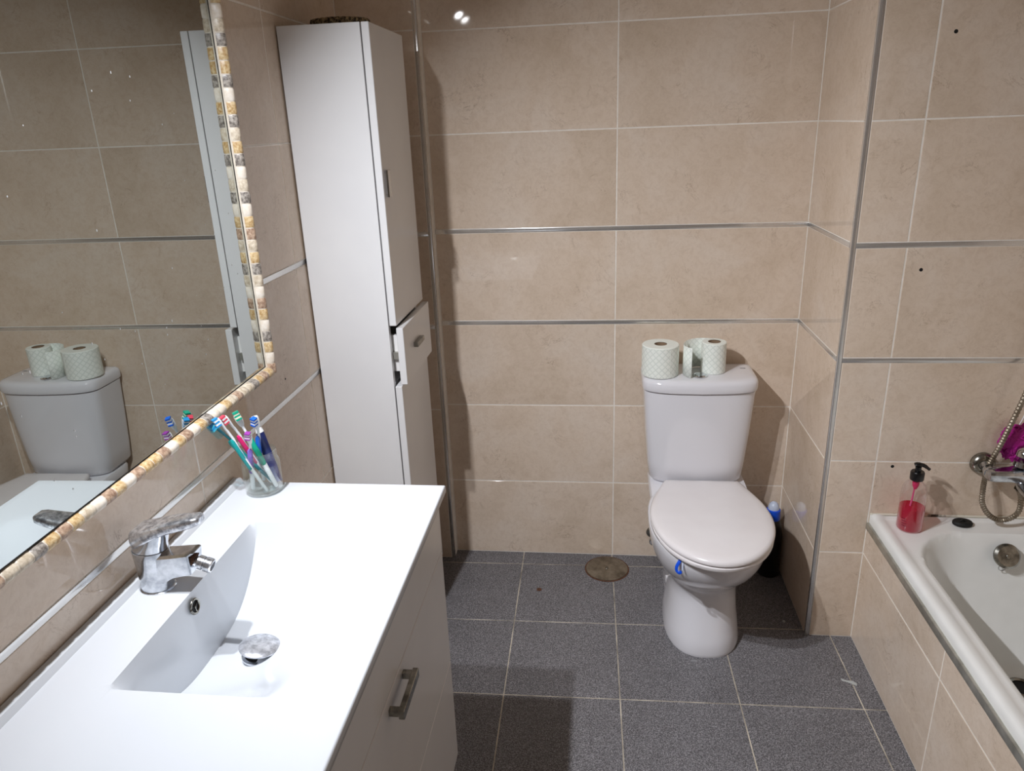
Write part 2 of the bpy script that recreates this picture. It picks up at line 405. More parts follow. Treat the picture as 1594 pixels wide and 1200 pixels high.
# drill holes in the bath end wall
for (hx, hz) in ((1.559, 1.657), (1.562, 1.116), (1.566, .571)):
    me = disc_prism((hx, YD+.0005, hz), (0, -1, 0), .0045, .0009, 12)
    link('screw_hole', me, M['dark'], wa)
me = disc_prism((0, -.716, .93), (1, 0, 0), .0025, .0006, 10); link('screw_hole', me, M['dark'], wl)

# ------------------------------------------------------------------ bath with tiled skirt
def skirt():
    g = box('wall_skirt', XG+R, XG+.03, -1.98, YD+.002, -.02, .374, M['grout']); tag(g, 'low beige tiled panel along the side of the bath', 'bath panel', None, 'structure')
    cuts = [YD, -.9175, -.9175-TW, -1.98]
    rot = Matrix(((0, 0, -1), (-1, 0, 0), (0, 1, 0)))
    for z0, z1 in ((0, ZR[1]), (ZR[1], .374)):
        for a, b in zip(cuts[:-1], cuts[1:]):
            o = bpy.data.objects.new('tile', tile_mesh(a-b-GAP, z1-z0-GAP, M['tile'])); COL.objects.link(o)
            o.matrix_world = Matrix.Translation((XG, (a+b)/2, (z0+z1)/2)) @ rot.to_4x4(); o.parent = g
    box('end_panel', XG+.03, XW, -1.98, -1.95, 0, .374, M['tile'], g)
    trim('dull metal edging strip along the top of the bath panel', XG-.004, XG+.012, -1.98, YD-.002, .375, .397, mat='oldmetal', bev=.003, seg=2)
skirt()
BX0, BX1, BY0, BY1 = XG+.003, XW-.004, -1.95, YD-.003
def bath():
    t = thing('bathtub', 'white enamel built-in bathtub with rolled rim along tiled panel', 'bathtub', (XG+.35, -1.18, .0))
    xs = []; ys = []
    nx, ny = 92, 150
    xs = [BX0+(BX1-BX0)*i/nx for i in range(nx+1)]; ys = [BY0+(BY1-BY0)*j/ny for j in range(ny+1)]
    xi0, xi1, yi0, yi1 = XG+.073, BX1-.075, BY0+.10, BY1-.098
    def sst(t): t = max(0, min(1, t)); return t*t*(3-2*t)
    def zf(x, y):
        # rolled outer rim, lower flat ledge, then the well
        e = min(x-BX0, BX1-x, y-BY0, BY1-y)
        ridge = x-BX0
        z = .418
        d0 = min(ridge, y-BY0)
        z += .0050*sst(1-(abs(d0-.0145)-.0105)/.009)
        if min(BY1-y, BX1-x) < .02: z += .006*sst((.02-min(BY1-y, BX1-x))/.012)
        if e < .006: z -= .006*(1-e/.006)**2
        cx, cy = (xi0+xi1)/2, (yi0+yi1)/2; hx, hy = (xi1-xi0)/2, (yi1-yi0)/2; r = .15
        qx, qy = abs(x-cx)-hx+r, abs(y-cy)-hy+r
        sd = math.hypot(max(qx, 0), max(qy, 0)) + min(max(qx, qy), 0) - r
        d = -sd
        if d > -.012:
            tt = (d+.012)/.14
            s = sst(min(1, tt)**.62)
            z -= .345*s
            z -= .012*sst((y-cy)/hy*.5+.5)*s
        return z
    vs = [(x, y, zf(x, y)) for y in ys for x in xs]; W = nx+1
    fs = [(j*W+i, j*W+i+1, (j+1)*W+i+1, (j+1)*W+i) for j in range(ny) for i in range(nx)]
    # drop the lip on all four sides
    def lip(idx):
        b = len(vs)
        for k in idx: vs.append((vs[k][0], vs[k][1], .396))
        for k in range(len(idx)-1): fs.append((idx[k], idx[k+1], b+k+1, b+k))
    lip([j*W for j in range(ny+1)]); lip([j*W+nx for j in range(ny+1)]); lip(list(range(W))); lip([ny*W+i for i in range(W)])
    part('tub', mesh_from(vs, fs, 60), M['enamel'], t)
    # overflow plate on the end of the well
    oc = Vector((1.836, -.527, .372)); on_ = Vector((0, -.9, .42)).normalized()
    ov = part('overflow_plate', disc_prism(oc, on_, .033, .012, 32, .006), M['darkchrome'], t)
    u, v = frame_of(on_)
    part('screw', disc_prism(oc+on_*.011, on_, .006, .003, 14, .001), M['darkchrome'], ov)
    ring = [oc+on_*.004+Vector((math.cos(a)*.009-.006, 0, math.sin(a)*.009-.036)) for a in [2*math.pi*k/16 for k in range(17)]]
    part('chain_ring', tube(ring, .0012, 6), M['chrome'], ov)
    dz = zf(1.862, -.668)
    dn = part('drain', lathe([(.036, -.004), (.036, .004), (.031, .006), (.026, .003), (.025, -.004)], 28, (1.862, -.668, dz+.002), True, False), M['darkchrome'], t)
    part('drain_grate', disc_prism((1.862, -.668, dz+.001), (0, 0, 1), .025, .002, 24), M['dark'], dn)
    part('silicone_joint', from_bm((lambda b: (add_box(b, BX0, BX1, YD-.006, YD+.0005, .419, .4255, .002), b)[1])(bmesh.new())), M['silicone'], t, 'stained joint along the wall')
    return zf
bath_z = bath()

# ------------------------------------------------------------------ toilet
TX = 1.079
def oval(cx, cy, hw, hb, hf, z, n=48, eb=2.0, ef=2.0):
    out = []
    for k in range(n):
        a = 2*math.pi*k/n; c, s = math.cos(a), math.sin(a); e = eb if s > 0 else ef
        x = hw*math.copysign(abs(c)**(2/e), c); y = (hb if s > 0 else hf)*math.copysign(abs(s)**(2/e), s)
        out.append((cx+x, cy+y, z))
    return out
def seat_ring(cx, scale_in, z, n=64):
    """D-shaped outline: elliptic front, narrowing flat back"""
    pts = []
    Yc, a, bf, yb, wb_ = -.420, .171, .246, -.203, .116
    for k in range(n//2+1):
        t = math.pi*k/(n//2); pts.append((a*math.cos(t), Yc-bf*math.sin(t)**1.0))
    m = n//2-1
    # back from left (-a, Yc) round to right (a, Yc)
    half = []
    for k in range(1, m//2+1):
        s = k/(m//2); yy = Yc+(yb-Yc)*min(1, s*1.25) if s < .8 else yb
        if s < .8:
            q = s/.8; xx = -(wb_+(a-wb_)*math.cos(q*math.pi/2)**1.15)
            if q > .9: pass
        else: xx = -wb_*(1-(s-.8)/.2)*.98
        half.append((xx, yy))
    full = half + [(0, yb)]*0 + [(-x, y) for x, y in half[::-1]]
    pts += full
    out = []
    for x, y in pts:
        r = math.hypot(x, y-Yc) or 1e-6
        f = max(0, r-scale_in)/r
        out.append((cx+x*f, Yc+(y-Yc)*f, z))
    return out
def toilet():
    t = thing('toilet', 'white close-coupled toilet with closed lid against the back wall', 'toilet', (TX, -.33, 0))
    secs = [(0, .112, -.20, -.532, 2.4), (.012, .113, -.20, -.535, 2.4), (.05, .108, -.20, -.523, 2.4), (.10, .102, -.20, -.505, 2.3), (.15, .099, -.20, -.492, 2.3),
            (.19, .101, -.20, -.492, 2.2), (.215, .109, -.20, -.507, 2.1), (.235, .121, -.20, -.532, 2.0), (.26, .137, -.19, -.565, 2.0),
            (.29, .152, -.18, -.598, 2.0), (.32, .162, -.175, -.622, 2.0), (.35, .167, -.17, -.636, 2.0), (.372, .169, -.17, -.642, 2.0), (.380, .167, -.17, -.640, 2.0), (.384, .160, -.17, -.632, 2.0)]
    rings = []
    for z, hw, yb, yf, e in secs:
        cy = -.40 if z > .2 else -.36
        rings.append(oval(TX, cy, hw, yb-cy, cy-yf, z, 56, 3.0, e))
    me1 = loft(rings, True, True, 50)
    # rear body running under the cistern
    r2 = []
    for z, hw, yb, yf in ((0, .095, -.075, -.33), (.02, .096, -.07, -.33), (.18, .093, -.05, -.33), (.28, .115, -.03, -.33), (.335, .15, -.022, -.33), (.374, .155, -.02, -.33), (.383, .150, -.022, -.32)):
        cy = (yb+yf)/2; r2.append(oval(TX, cy, hw, yb-cy, cy-yf, z, 40, 6, 6))
    me2 = loft(r2, True, True, 50)
    bm = bmesh.new(); bm.from_mesh(me1); bm.from_mesh(me2)
    bowl = part('bowl', from_bm(bm, 50), M['ceramic'], t)
    # sideways floor screw cap seen on the left flank
    part('fixing_cap', disc_prism((TX-.098, -.30, .11), (-1, -.2, 0), .012, .004, 16, .001), M['ceramic'], bowl)
    seat = loft([seat_ring(TX+.006, .004, 0.3810), seat_ring(TX+.006, .0, 0.3850), seat_ring(TX+.006, .0, 0.3930), seat_ring(TX+.006, .005, 0.3970)], True, True, 50)
    part('seat', seat, M['seat'], t)
    lid = loft([seat_ring(TX+.006, .006, 0.3985), seat_ring(TX+.006, -.001, 0.4010), seat_ring(TX+.006, -.002, 0.4070), seat_ring(TX+.006, .002, 0.4130), seat_ring(TX+.006, .010, 0.4165), seat_ring(TX+.006, .03, 0.4180), seat_ring(TX+.006, .08, 0.4195), seat_ring(TX+.006, .14, 0.4200)], True, True, 60)
    part('lid', lid, M['seat'], t)
    for s in (-1, 1):
        part('hinge', disc_prism((TX+s*.075, -.196, .383), (0, 0, 1), .012, .010, 18, .003), M['ceramic'], t)
    # cistern
    CXX = 1.072
    def crow(hw, yb, yf, z, e=5.5, bow=.02):
        out = []
        for x, y, zz in oval(CXX, (yb+yf)/2, hw, (yb-yf)/2, (yb-yf)/2, z, 64, 14, e):
            if y < (yb+yf)/2: y += bow*((x-CXX)/hw)**2*((yb+yf)/2-y)/((yb-yf)/2)
            out.append((x, y, zz))
        return out
    rc = [crow(.120, -.03, -.165, .398), crow(.138, -.022, -.182, .402), crow(.147, -.018, -.190, .415), crow(.153, -.017, -.194, .47), crow(.162, -.016, -.198, .58), crow(.170, -.015, -.200, .70), crow(.171, -.015, -.200, .712), crow(.167, -.017, -.196, .715)]
    DZ = -.014
    rc = [[(x, y, z+DZ) for x, y, z in r] for r in rc]
    part('cistern', loft(rc, True, True, 50), M['ceramic'], t)
    rl = [crow(.168, -.016, -.200, .7155), crow(.174, -.012, -.207, .718), crow(.1755, -.011, -.209, .724), crow(.1755, -.011, -.209, .742), crow(.173, -.013, -.206, .750), crow(.167, -.018, -.199, .755), crow(.155, -.03, -.185, .757), crow(.12, -.06, -.15, .758)]
    rl = [[(x, y, z+DZ) for x, y, z in r] for r in rl]
    cl = part('cistern_lid', loft(rl, True, True, 50), M['ceramic'], t)
    fb = part('flush_button', lathe([(.023, 0), (.023, .004), (.020, .006), (.0165, .005)], 30, (1.072, -.150, .743), True, True), M['chrome'], cl)
    part('button_half', disc_prism((1.072, -.150, .7465), (0, 0, 1), .0160, .0032, 26, .001), M['softworn'], fb)
    bm = bmesh.new(); add_box(bm, 1.205, 1.221, -.075, -.069, .7432, .7438); part('maker_mark', from_bm(bm), simple('grey_print', srgb(120, 120, 124), .6), cl)
toilet()
# blue rim hook
rh = thing('rim_hook', 'small blue plastic hook clipped over the toilet bowl rim', 'hook', (.974, -.575, .36))
pts = [(.992, -.572, .3835), (.987, -.590, .381), (.981, -.598, .372), (.973, -.602, .357), (.9725, -.604, .345), (.979, -.609, .341), (.984, -.612, .347)]
part('hook', tube(spline(pts, 5), (lambda n: [(.0045, .0016)]*n)(31), 8), M['blue'], rh)
part('clip', tube(spline([(.996, -.575, .3835), (.993, -.593, .3815), (.990, -.602, .374), (.987, -.610, .350)], 5), .0022, 8), M['palecap'], rh)

# toilet rolls standing on the cistern lid
def roll(label, cx, cy, z, r, h, tilt, loose=False):
    t = thing('toilet_roll', label, 'toilet roll', (cx, cy, z), 'toilet rolls on the cistern')
    n = 40; ri = .0195
    prof = [(ri, 0), (r-.002, 0), (r, .002), (r, h-.002), (r-.002, h), (ri, h)]
    vs = []; fs = []; uv = {}
    for q, zz in prof:
        for k in range(n): a = 2*math.pi*k/n; vs.append((q*math.cos(a), q*math.sin(a), zz))
    for i in range(len(prof)-1):
        for k in range(n): fs.append((i*n+k, i*n+(k+1) % n, (i+1)*n+(k+1) % n, (i+1)*n+k))
    me = mesh_from(vs, fs, 40); me.materials.append(M['paper']); me.materials.append(M['papertop'])
    ul = me.uv_layers.new(name='UVMap')
    for p in me.polygons:
        if abs(p.normal.z) > .5: p.material_index = 1
        an = [math.atan2(me.vertices[v].co.y, me.vertices[v].co.x) for v in p.vertices]
        for li, v, a in zip(p.loop_indices, p.vertices, an):
            if max(an)-min(an) > math.pi and a < 0: a += 2*math.pi
            ul.data[li].uv = (a*r*10/ 3.3*3.3, me.vertices[v].co.z*10)
    link('paper', me, None, t)
    link('cardboard_core', lathe([(ri, .001), (ri, h-.001), (ri-.0012, h-.001), (ri-.0012, .001)], 28, (0, 0, 0), False, False), M['card'], t)
    if loose:
        # a loose length unwound to the left, curling away from the roll
        ctl = [(.0, r+.0005), (-.040, .044), (-.072, .027), (-.090, -.002), (-.096, -.032), (-.088, -.056), (-.074, -.070)]
        P = spline([(a, b, 0) for a, b in ctl], 6); L = 0; vs = []; us = []
        for i, p in enumerate(P):
            if i: L += (P[i]-P[i-1]).length
            us.append(L); vs += [(p.x, p.y, .0015), (p.x, p.y, h-.001)]
        fs = [(2*i, 2*i+2, 2*i+3, 2*i+1) for i in range(len(P)-1)]
        me = mesh_from(vs, fs, 60); me.materials.append(M['paper']); ul = me.uv_layers.new(name='UVMap')
        for p in me.polygons:
            for li, v in zip(p.loop_indices, p.vertices): ul.data[li].uv = (us[v//2]*10, me.vertices[v].co.z*10)
        o = link('loose_sheet', me, None, t); so = o.modifiers.new('thick', 'SOLIDIFY'); so.thickness = .0007
    else:
        bm = bmesh.new(); add_box(bm, r-.0006, r+.0006, -.001, .0, .002, h-.002); me = from_bm(bm); me.transform(Matrix.Rotation(math.radians(-62), 4, 'Z')); link('sheet_edge', me, M['papertop'], t)
    return t
roll('full quilted toilet roll standing left on the cistern lid', .951, -.128, .7442, .0565, .097, 0)
roll('partly unwound toilet roll with loose sheet beside the flush button', 1.116, -.104, .7442, .0375, .097, 0, True)

# wall stop valve, bottle behind toilet, floor drain cover, marks
va = thing('angle_valve', 'small chrome water valve on the wall beside the toilet', 'valve', (.955, -.002, .10))
part('escutcheon', disc_prism((.955, -.001, .10), (0, -1, 0), .022, .006, 24, .003), M['darkchrome'], va)
part('valve_body', tube([(.955, -.004, .10), (.955, -.045, .10)], .009, 14), M['darkchrome'], va)
part('knob', tube([(.955, -.046, .10), (.955, -.05, .10), (.955, -.066, .10), (.955, -.069, .10)], [.012, .016, .016, .012], 12), M['chrome'], va)
cb = thing('cleaner_bottle', 'dark bottle with blue collar and pale cap in corner behind toilet', 'bottle', (1.346, -.080, 0))
part('body', lathe([(.033, 0), (.036, .004), (.036, .15), (.030, .19), (.0235, .213)], 24, (1.346, -.080, 0)), M['black'], cb)
part('collar', lathe([(.0225, .210), (.0235, .212), (.0225, .248), (.020, .250)], 24, (1.346, -.080, 0)), M['blue'], cb)
part('cap', lathe([(.0185, .250), (.0185, .256), (.0145, .268), (.007, .275), (.001, .277)], 24, (1.346, -.080, 0)), M['palecap'], cb)
dc = thing('floor_drain', 'round stainless drain cover set in the grey floor tiles', 'drain cover', (.793, -.092, 0))
part('rim', lathe([(.078, -.0008), (.078, .0012), (.0735, .0016), (.0735, -.0008)], 44, (.793, -.092, 0), False, False), M['rust'], dc)
part('cover', lathe([(.073, -.0005), (.073, .003), (.070, .0042), (.02, .0046), (.018, .0046)], 44, (.793, -.092, 0)), mottled('stained_steel', srgb(118, 110, 98), srgb(160, 152, 138), 25, .4, .9), dc)
part('screw', disc_prism((.793, -.092, .0044), (0, 0, 1), .006, .0015, 14, .0005), M['darkchrome'], dc)
o = tag(link('floor_fixing', lathe([(.009, 0), (.009, .0012), (.004, .0018), (.0035, .0005)], 16, (0, 0, 0)), M['rust'], None, (.563, -.228, 0)), 'rusty old fixing hole in floor tile near the vanity', 'fixing')
def smear(name, label, cat, pts, mat, zt=.0008):
    n = len(pts); cx = sum(p[0] for p in pts)/n; cy = sum(p[1] for p in pts)/n
    vs = [(p[0]-cx, p[1]-cy, 0) for p in pts] + [((p[0]-cx)*.8, (p[1]-cy)*.8, zt) for p in pts]
    fs = [tuple(range(n, 2*n))] + [(k, (k+1) % n, n+(k+1) % n, n+k) for k in range(n)] + [tuple(range(n))[::-1]]
    return tag(link(name, mesh_from(vs, fs), mat, None, (cx, cy, .0002)), label, cat)
smear('paint_smear', 'small pale paint smear on floor tile near the bath panel', 'smear', [(1.438, -.590), (1.452, -.597), (1.468, -.598), (1.477, -.607), (1.474, -.617), (1.464, -.611), (1.452, -.604), (1.440, -.600)], M['smear'])
smear('paint_smear', 'faint pale smear on the floor in front of the toilet foot', 'smear', [(1.03, -.543), (1.045, -.541), (1.055, -.546), (1.048, -.551), (1.035, -.55)], plastic(138, 138, 140, .8))
smear('crumb', 'tiny pale crumb on the dark floor right of the toilet', 'crumb', [(1.335, -.345), (1.341, -.342), (1.345, -.348), (1.340, -.354), (1.336, -.352)], M['smear'], .003)

# ------------------------------------------------------------------ tall cabinet
def tall_cabinet():
    y0, y1, xb, xf = -.5, -.19, .004, .2065
    t = thing('tall_cabinet', 'tall narrow white bathroom cabinet with drawer ajar beside mirror', 'cabinet', (.11, -.345, 0))
    zt = 1.733; th = .016
    bm = bmesh.new()
    add_box(bm, xb, xf, y0, y0+th, .10, zt, .0008); add_box(bm, xb, xf, y1-th, y1, .10, zt, .0008)
    add_box(bm, xb, xf, y0+th, y1-th, zt-th, zt); add_box(bm, xb, xf, y0+th, y1-th, .10, .10+th); add_box(bm, xb, xb+.006, y0+th, y1-th, .116, zt-th)
    add_box(bm, xb, xf-.006, y0+th, y1-th, .995, 1.011); add_box(bm, xb, xf-.006, y0+th, y1-th, .815, .831)
    part('carcass', from_bm(bm), M['lacquer'], t)
    for yy in (y0+.03, y1-.03):
        for xx in (.04, .18): part('leg', lathe([(.014, 0), (.016, .004), (.016, .10)], 14, (xx, yy, 0)), M['black'], t)
    d1 = pbox('door', xf+.003, xf+.0215, y0+.0005, y1-.0005, 1.003, zt, M['lacquer'], t, .0012)
    h = xf+.0215
    # bow handle of the upper door
    bm = bmesh.new(); add_box(bm, h, h+.006, -.480, -.462, 1.334, 1.342); add_box(bm, h, h+.006, -.480, -.462, 1.391, 1.399); add_box(bm, h+.004, h+.010, -.482, -.460, 1.333, 1.400, .001)
    part('handle', from_bm(bm), M['chrome'], d1)
    d2 = pbox('door', xf+.003, xf+.0215, y0+.0005, y1-.0005, .104, .832, M['lacquer'], t, .0012)
    # drawer pulled slightly out
    s = .0165
    dw = pbox('drawer', xf+.003+s, xf+.0215+s, y0+.0005, y1-.0005, .838, .997, M['lacquer'], t, .0012)
    bm = bmesh.new()
    add_box(bm, .03, xf+.003+s, y0+.028, y0+.04, .868, .97); add_box(bm, .03, xf+.003+s, y1-.04, y1-.028, .868, .97); add_box(bm, .03, xf+.003+s, y0+.04, y1-.04, .868, .876)
    part('drawer_box', from_bm(bm), M['lacqueredge'], dw)
    pbox('runner', .05, xf+s, y0+.0165, y0+.028, .905, .925, M['oldmetal'], dw)
    h2 = xf+.0215+s
    bm = bmesh.new(); add_box(bm, h2, h2+.013, -.398, -.322, .914, .928, .001)
    part('handle', from_bm(bm), M['darkchrome'], dw)
tall_cabinet()
wt = thing('woven_basket', 'low dark brown woven basket lying on top of the tall cabinet', 'basket', (.105, -.33, 1.7335))
def weave(z, r, hx, hy):
    return [(.105+hx*math.cos(a)+.001*math.sin(a*23+z*900), -.33+hy*math.sin(a)+.001*math.cos(a*19+z*700), z) for a in [2*math.pi*k/60 for k in range(61)]]
for k in range(3):
    part('coil', tube(weave(1.7335+.0045+k*.0085, .0, .066+.002*k, .055+.002*k), [.0062+.0007*(i % 2) for i in range(61)], 7), M['woven'], wt)
part('base', lathe([(.05, .0005), (.05, .004)], 24, (.105, -.33, 1.7335)), M['woven'], wt)

# ------------------------------------------------------------------ vanity unit, basin top, tap
VX, VY0, VY1, VZ = .4525, -1.80, -1.0245, .811
YC = -1.405
def basin_z(x, y):
    u = (y-YC)/.2165; v = (x-.114)/.276
    if abs(u) >= 1 or v <= 0 or v >= 1: return VZ
    e = min(1, v/.042)
    return VZ - .128*e*(1-abs(u)**3.0)*(1-max(0, (v-.04)/.96)**2.0)
def vanity():
    t = thing('vanity_unit', 'white vanity unit with two drawers under the basin', 'vanity unit', (.22, -1.41, 0))
    bx = .436
    bm = bmesh.new(); ya, yb, xe = VY0+.008, VY1-.006, bx-.019
    add_box(bm, .006, xe, ya, ya+.016, .108, .7615, .0008); add_box(bm, .006, xe, yb-.016, yb, .108, .7615, .0008)
    add_box(bm, .006, xe, ya+.016, yb-.016, .108, .124); add_box(bm, .006, .012, ya+.016, yb-.016, .124, .66)
    part('carcass', from_bm(bm), M['lacquer'], t)
    pbox('top_panel', bx-.018, bx, VY0+.008, VY1-.006, .6605, .7615, M['lacquer'], t, .0012)
    def front(z0, z1, wavy):
        bm = bmesh.new(); add_box(bm, bx-.018, bx, VY0+.008, VY1-.006, z0, z1, .0012)
        return part('drawer_front', from_bm(bm), M['lacquer'], t)
    a = front(.379, .6575, False); b = front(.108, .375, True)
    for z, par in ((.633, a), (.35, b)):
        bm = bmesh.new()
        add_box(bm, bx, bx+.022, -1.372, -1.362, z-.006, z+.006); add_box(bm, bx, bx+.022, -1.455, -1.445, z-.006, z+.006)
        add_box(bm, bx+.016, bx+.026, -1.458, -1.359, z-.0085, z+.0085, .001)
        part('handle', from_bm(bm), M['darkchrome'], par)
    for yy in (VY0+.06, VY1-.06):
        for xx in (.06, .37): part('leg', lathe([(.018, 0), (.02, .005), (.02, .108)], 14, (xx, yy, 0)), M['oldmetal'], t)
vanity()
def basin():
    t = thing('washbasin', 'glossy white basin top with shallow rectangular sink on vanity', 'basin', (.22, -1.41, .76))
    def lin(a, b, n): return [a+(b-a)*k/n for k in range(n)]
    xs = lin(.0015, .016, 3)+lin(.016, .022, 3)+lin(.022, .114, 6)+lin(.114, .1256, 5)+lin(.1256, .390, 44)+lin(.390, VX-.004, 4)+lin(VX-.004, VX, 3)+[VX]
    ys = lin(VY0, VY0+.004, 3)+lin(VY0+.004, YC-.2165, 8)+lin(YC-.2165, YC+.2165, 72)+lin(YC+.2165, VY1-.004, 8)+lin(VY1-.004, VY1, 3)+[VY1]
    def zf(x, y):
        z = basin_z(x, y)
        if x < .022: z += .009*(1 if x <= .016 else (.022-x)/.006)
        d = min(VX-x, y-VY0, VY1-y)
        if d < .004: z -= .004-math.sqrt(max(0, .004**2-(.004-d)**2))
        return z
    W = len(xs); H = len(ys)
    vs = [(x, y, zf(x, y)) for y in ys for x in xs]
    fs = [(j*W+i, j*W+i+1, (j+1)*W+i+1, (j+1)*W+i) for j in range(H-1) for i in range(W-1)]
    bnd = [i for i in range(W)] + [j*W+W-1 for j in range(1, H)] + [(H-1)*W+i for i in range(W-2, -1, -1)] + [j*W for j in range(H-2, 0, -1)]
    def ringdown(prev, f):
        b = len(vs); n = len(prev)
        for k in prev: vs.append(f(vs[k]))
        for k in range(n): fs.append((prev[k], prev[(k+1) % n], b+(k+1) % n, b+k))
        return list(range(b, b+n))
    r1 = ringdown(bnd, lambda v: (v[0], v[1], VZ-.016))
    def inw(v, d, z):
        x = min(v[0], VX-d); y = max(VY0+d*.5, min(VY1-d*.5, v[1])); return (x, y, z)
    r2 = ringdown(r1, lambda v: inw(v, .006, VZ-.024))
    r3 = ringdown(r2, lambda v: inw(v, .0155, VZ-.048))
    part('basin_slab', mesh_from(vs, fs, 38), M['basin'], t)
    # underside bowl is hidden inside the cabinet; overflow ring and pop-up plug
    oz = .789; oc = Vector((.1192, -1.414, oz)); nn = Vector((1, 0, .09)).normalized(); u, v = frame_of(nn)
    ring = [oc+nn*.001+(u*math.cos(a)+v*math.sin(a))*.0115 for a in [2*math.pi*k/24 for k in range(25)]]
    ov = part('overflow_ring', tube(ring, .0022, 8), M['darkchrome'], t)
    part('overflow_hole', disc_prism(oc-nn*.002, nn, .0105, .0028, 20), M['dark'], ov)
    for k in range(3):
        a = 2*math.pi*k/3+.5; d = u*math.cos(a)+v*math.sin(a)
        part('spoke', tube([oc+nn*.0015, oc+nn*.0015+d*.0105], .0014, 6), M['darkchrome'], ov)
    px, py = .214, -1.408; pz = basin_z(px, py)
    part('waste_ring', lathe([(.030, -.001), (.030, .0025), (.025, .0025), (.024, -.002)], 32, (px, py, pz), False, False), M['softworn'], t)
    part('waste_hole', disc_prism((px, py, pz-.001), (0, 0, 1), .025, .0018, 28), M['dark'], t)
    pn = Vector((.12, .10, 1)).normalized(); pc = Vector((px, py, pz+.013)); u, v = frame_of(pn)
    prof = [(.004, -.013), (.004, -.004), (.028, -.003), (.0325, 0), (.0325, .002), (.0305, .0038), (.02, .0056), (.008, .0064), (.001, .0066)]
    me = loft([[pc+pn*z+(u*math.cos(2*math.pi*k/36)+v*math.sin(2*math.pi*k/36))*r for k in range(36)] for r, z in prof], True, True, 45)
    part('plug', me, M['plug'], t)
basin()
def tap():
    cx, cy, z0 = .0520, -1.396, VZ
    t = thing('basin_tap', 'chrome single-lever basin tap crusted with limescale', 'tap', (cx, cy, z0))
    def el(cxx, a, b, z, n=36, sl=0.): return [(cxx+a*math.cos(2*math.pi*k/n), cy+b*math.sin(2*math.pi*k/n), z+sl*math.cos(2*math.pi*k/n)) for k in range(n)]
    part('base_ring', loft([el(cx, .0285, .0245, z0), el(cx, .0285, .0245, z0+.0015), el(cx, .027, .023, z0+.0025)], True, True), M['softworn'], t)
    me1 = loft([el(cx, .026, .022, z0+.002), el(cx, .0262, .0222, z0+.015), el(cx+.0005, .027, .023, z0+.040), el(cx+.001, .0285, .0245, z0+.062), el(cx+.001, .029, .025, z0+.071, sl=-.002), el(cx+.001, .0285, .0245, z0+.0735, sl=-.002)], True, True)
    def rect(x, hw, zb, zt, tx=0.): return [(x, cy-hw, zb), (x, cy+hw, zb), (x, cy+hw, zt-.004), (x+tx, cy+hw*.8, zt), (x+tx, cy-hw*.8, zt), (x, cy-hw, zt-.004)]
    me2 = loft([rect(cx+.0, .019, z0+.015, z0+.066), rect(cx+.024, .0185, z0+.019, z0+.067), rect(cx+.040, .018, z0+.029, z0+.0685), rect(cx+.056, .0175, z0+.033, z0+.071, .002), rect(cx+.070, .017, z0+.035, z0+.073, .007), rect(cx+.073, .0155, z0+.037, z0+.072, .0075)], True, True, 25)
    bm = bmesh.new(); bm.from_mesh(me1); bm.from_mesh(me2)
    b = part('body', from_bm(bm, 40), M['softworn'], t)
    d = Vector((1, 0, -.36)).normalized(); s = Vector((cx+.072, cy, z0+.0525))
    part('spout_hole', disc_prism(s-d*.004, d, .0125, .006, 20), M['rust'], b)
    pr = [(.008, .0), (.008, .007), (.0112, .0072), (.0112, .0165), (.0100, .017), (.0100, .0185), (.0118, .019), (.0118, .029), (.0105, .0305), (.008, .0305), (.008, .027)]
    u, v = frame_of(d)
    part('spout_nozzle', loft([[s+d*z+(u*math.cos(2*math.pi*k/24)+v*math.sin(2*math.pi*k/24))*r for k in range(24)] for r, z in pr], True, True, 40), M['worn'], b)
    part('cartridge_dome', loft([el(cx+.001, .0280, .0240, z0+.0742, sl=-.002), el(cx+.003, .0270, .0232, z0+.080), el(cx+.008, .0255, .022, z0+.088, sl=.003), el(cx+.012, .0245, .021, z0+.098, sl=.006)], True, True), M['softworn'], t)
    # lever: flat tapered paddle rising to the front
    secs = [(-.0195, .012, .080, .100), (-.0180, .019, .077, .109), (-.009, .0228, .080, .1145), (.008, .0235, .088, .1175), (.026, .0225, .099, .1215), (.048, .020, .1065, .1275), (.070, .0175, .112, .131), (.086, .0155, .1165, .134), (.094, .0135, .120, .1338), (.098, .009, .1225, .1315)]
    rings = []
    for dx, hw, zb, zt in secs:
        zm = (zb+zt)/2; hz = (zt-zb)/2
        rings.append([(cx+dx, cy+hw*math.copysign(abs(math.cos(a))**.5, math.cos(a)), z0+zm+hz*math.copysign(abs(math.sin(a))**.6, math.sin(a))) for a in [2*math.pi*k/24 for k in range(24)]])
    part('lever', loft(rings, True, True, 45), M['worn'], t)
tap()

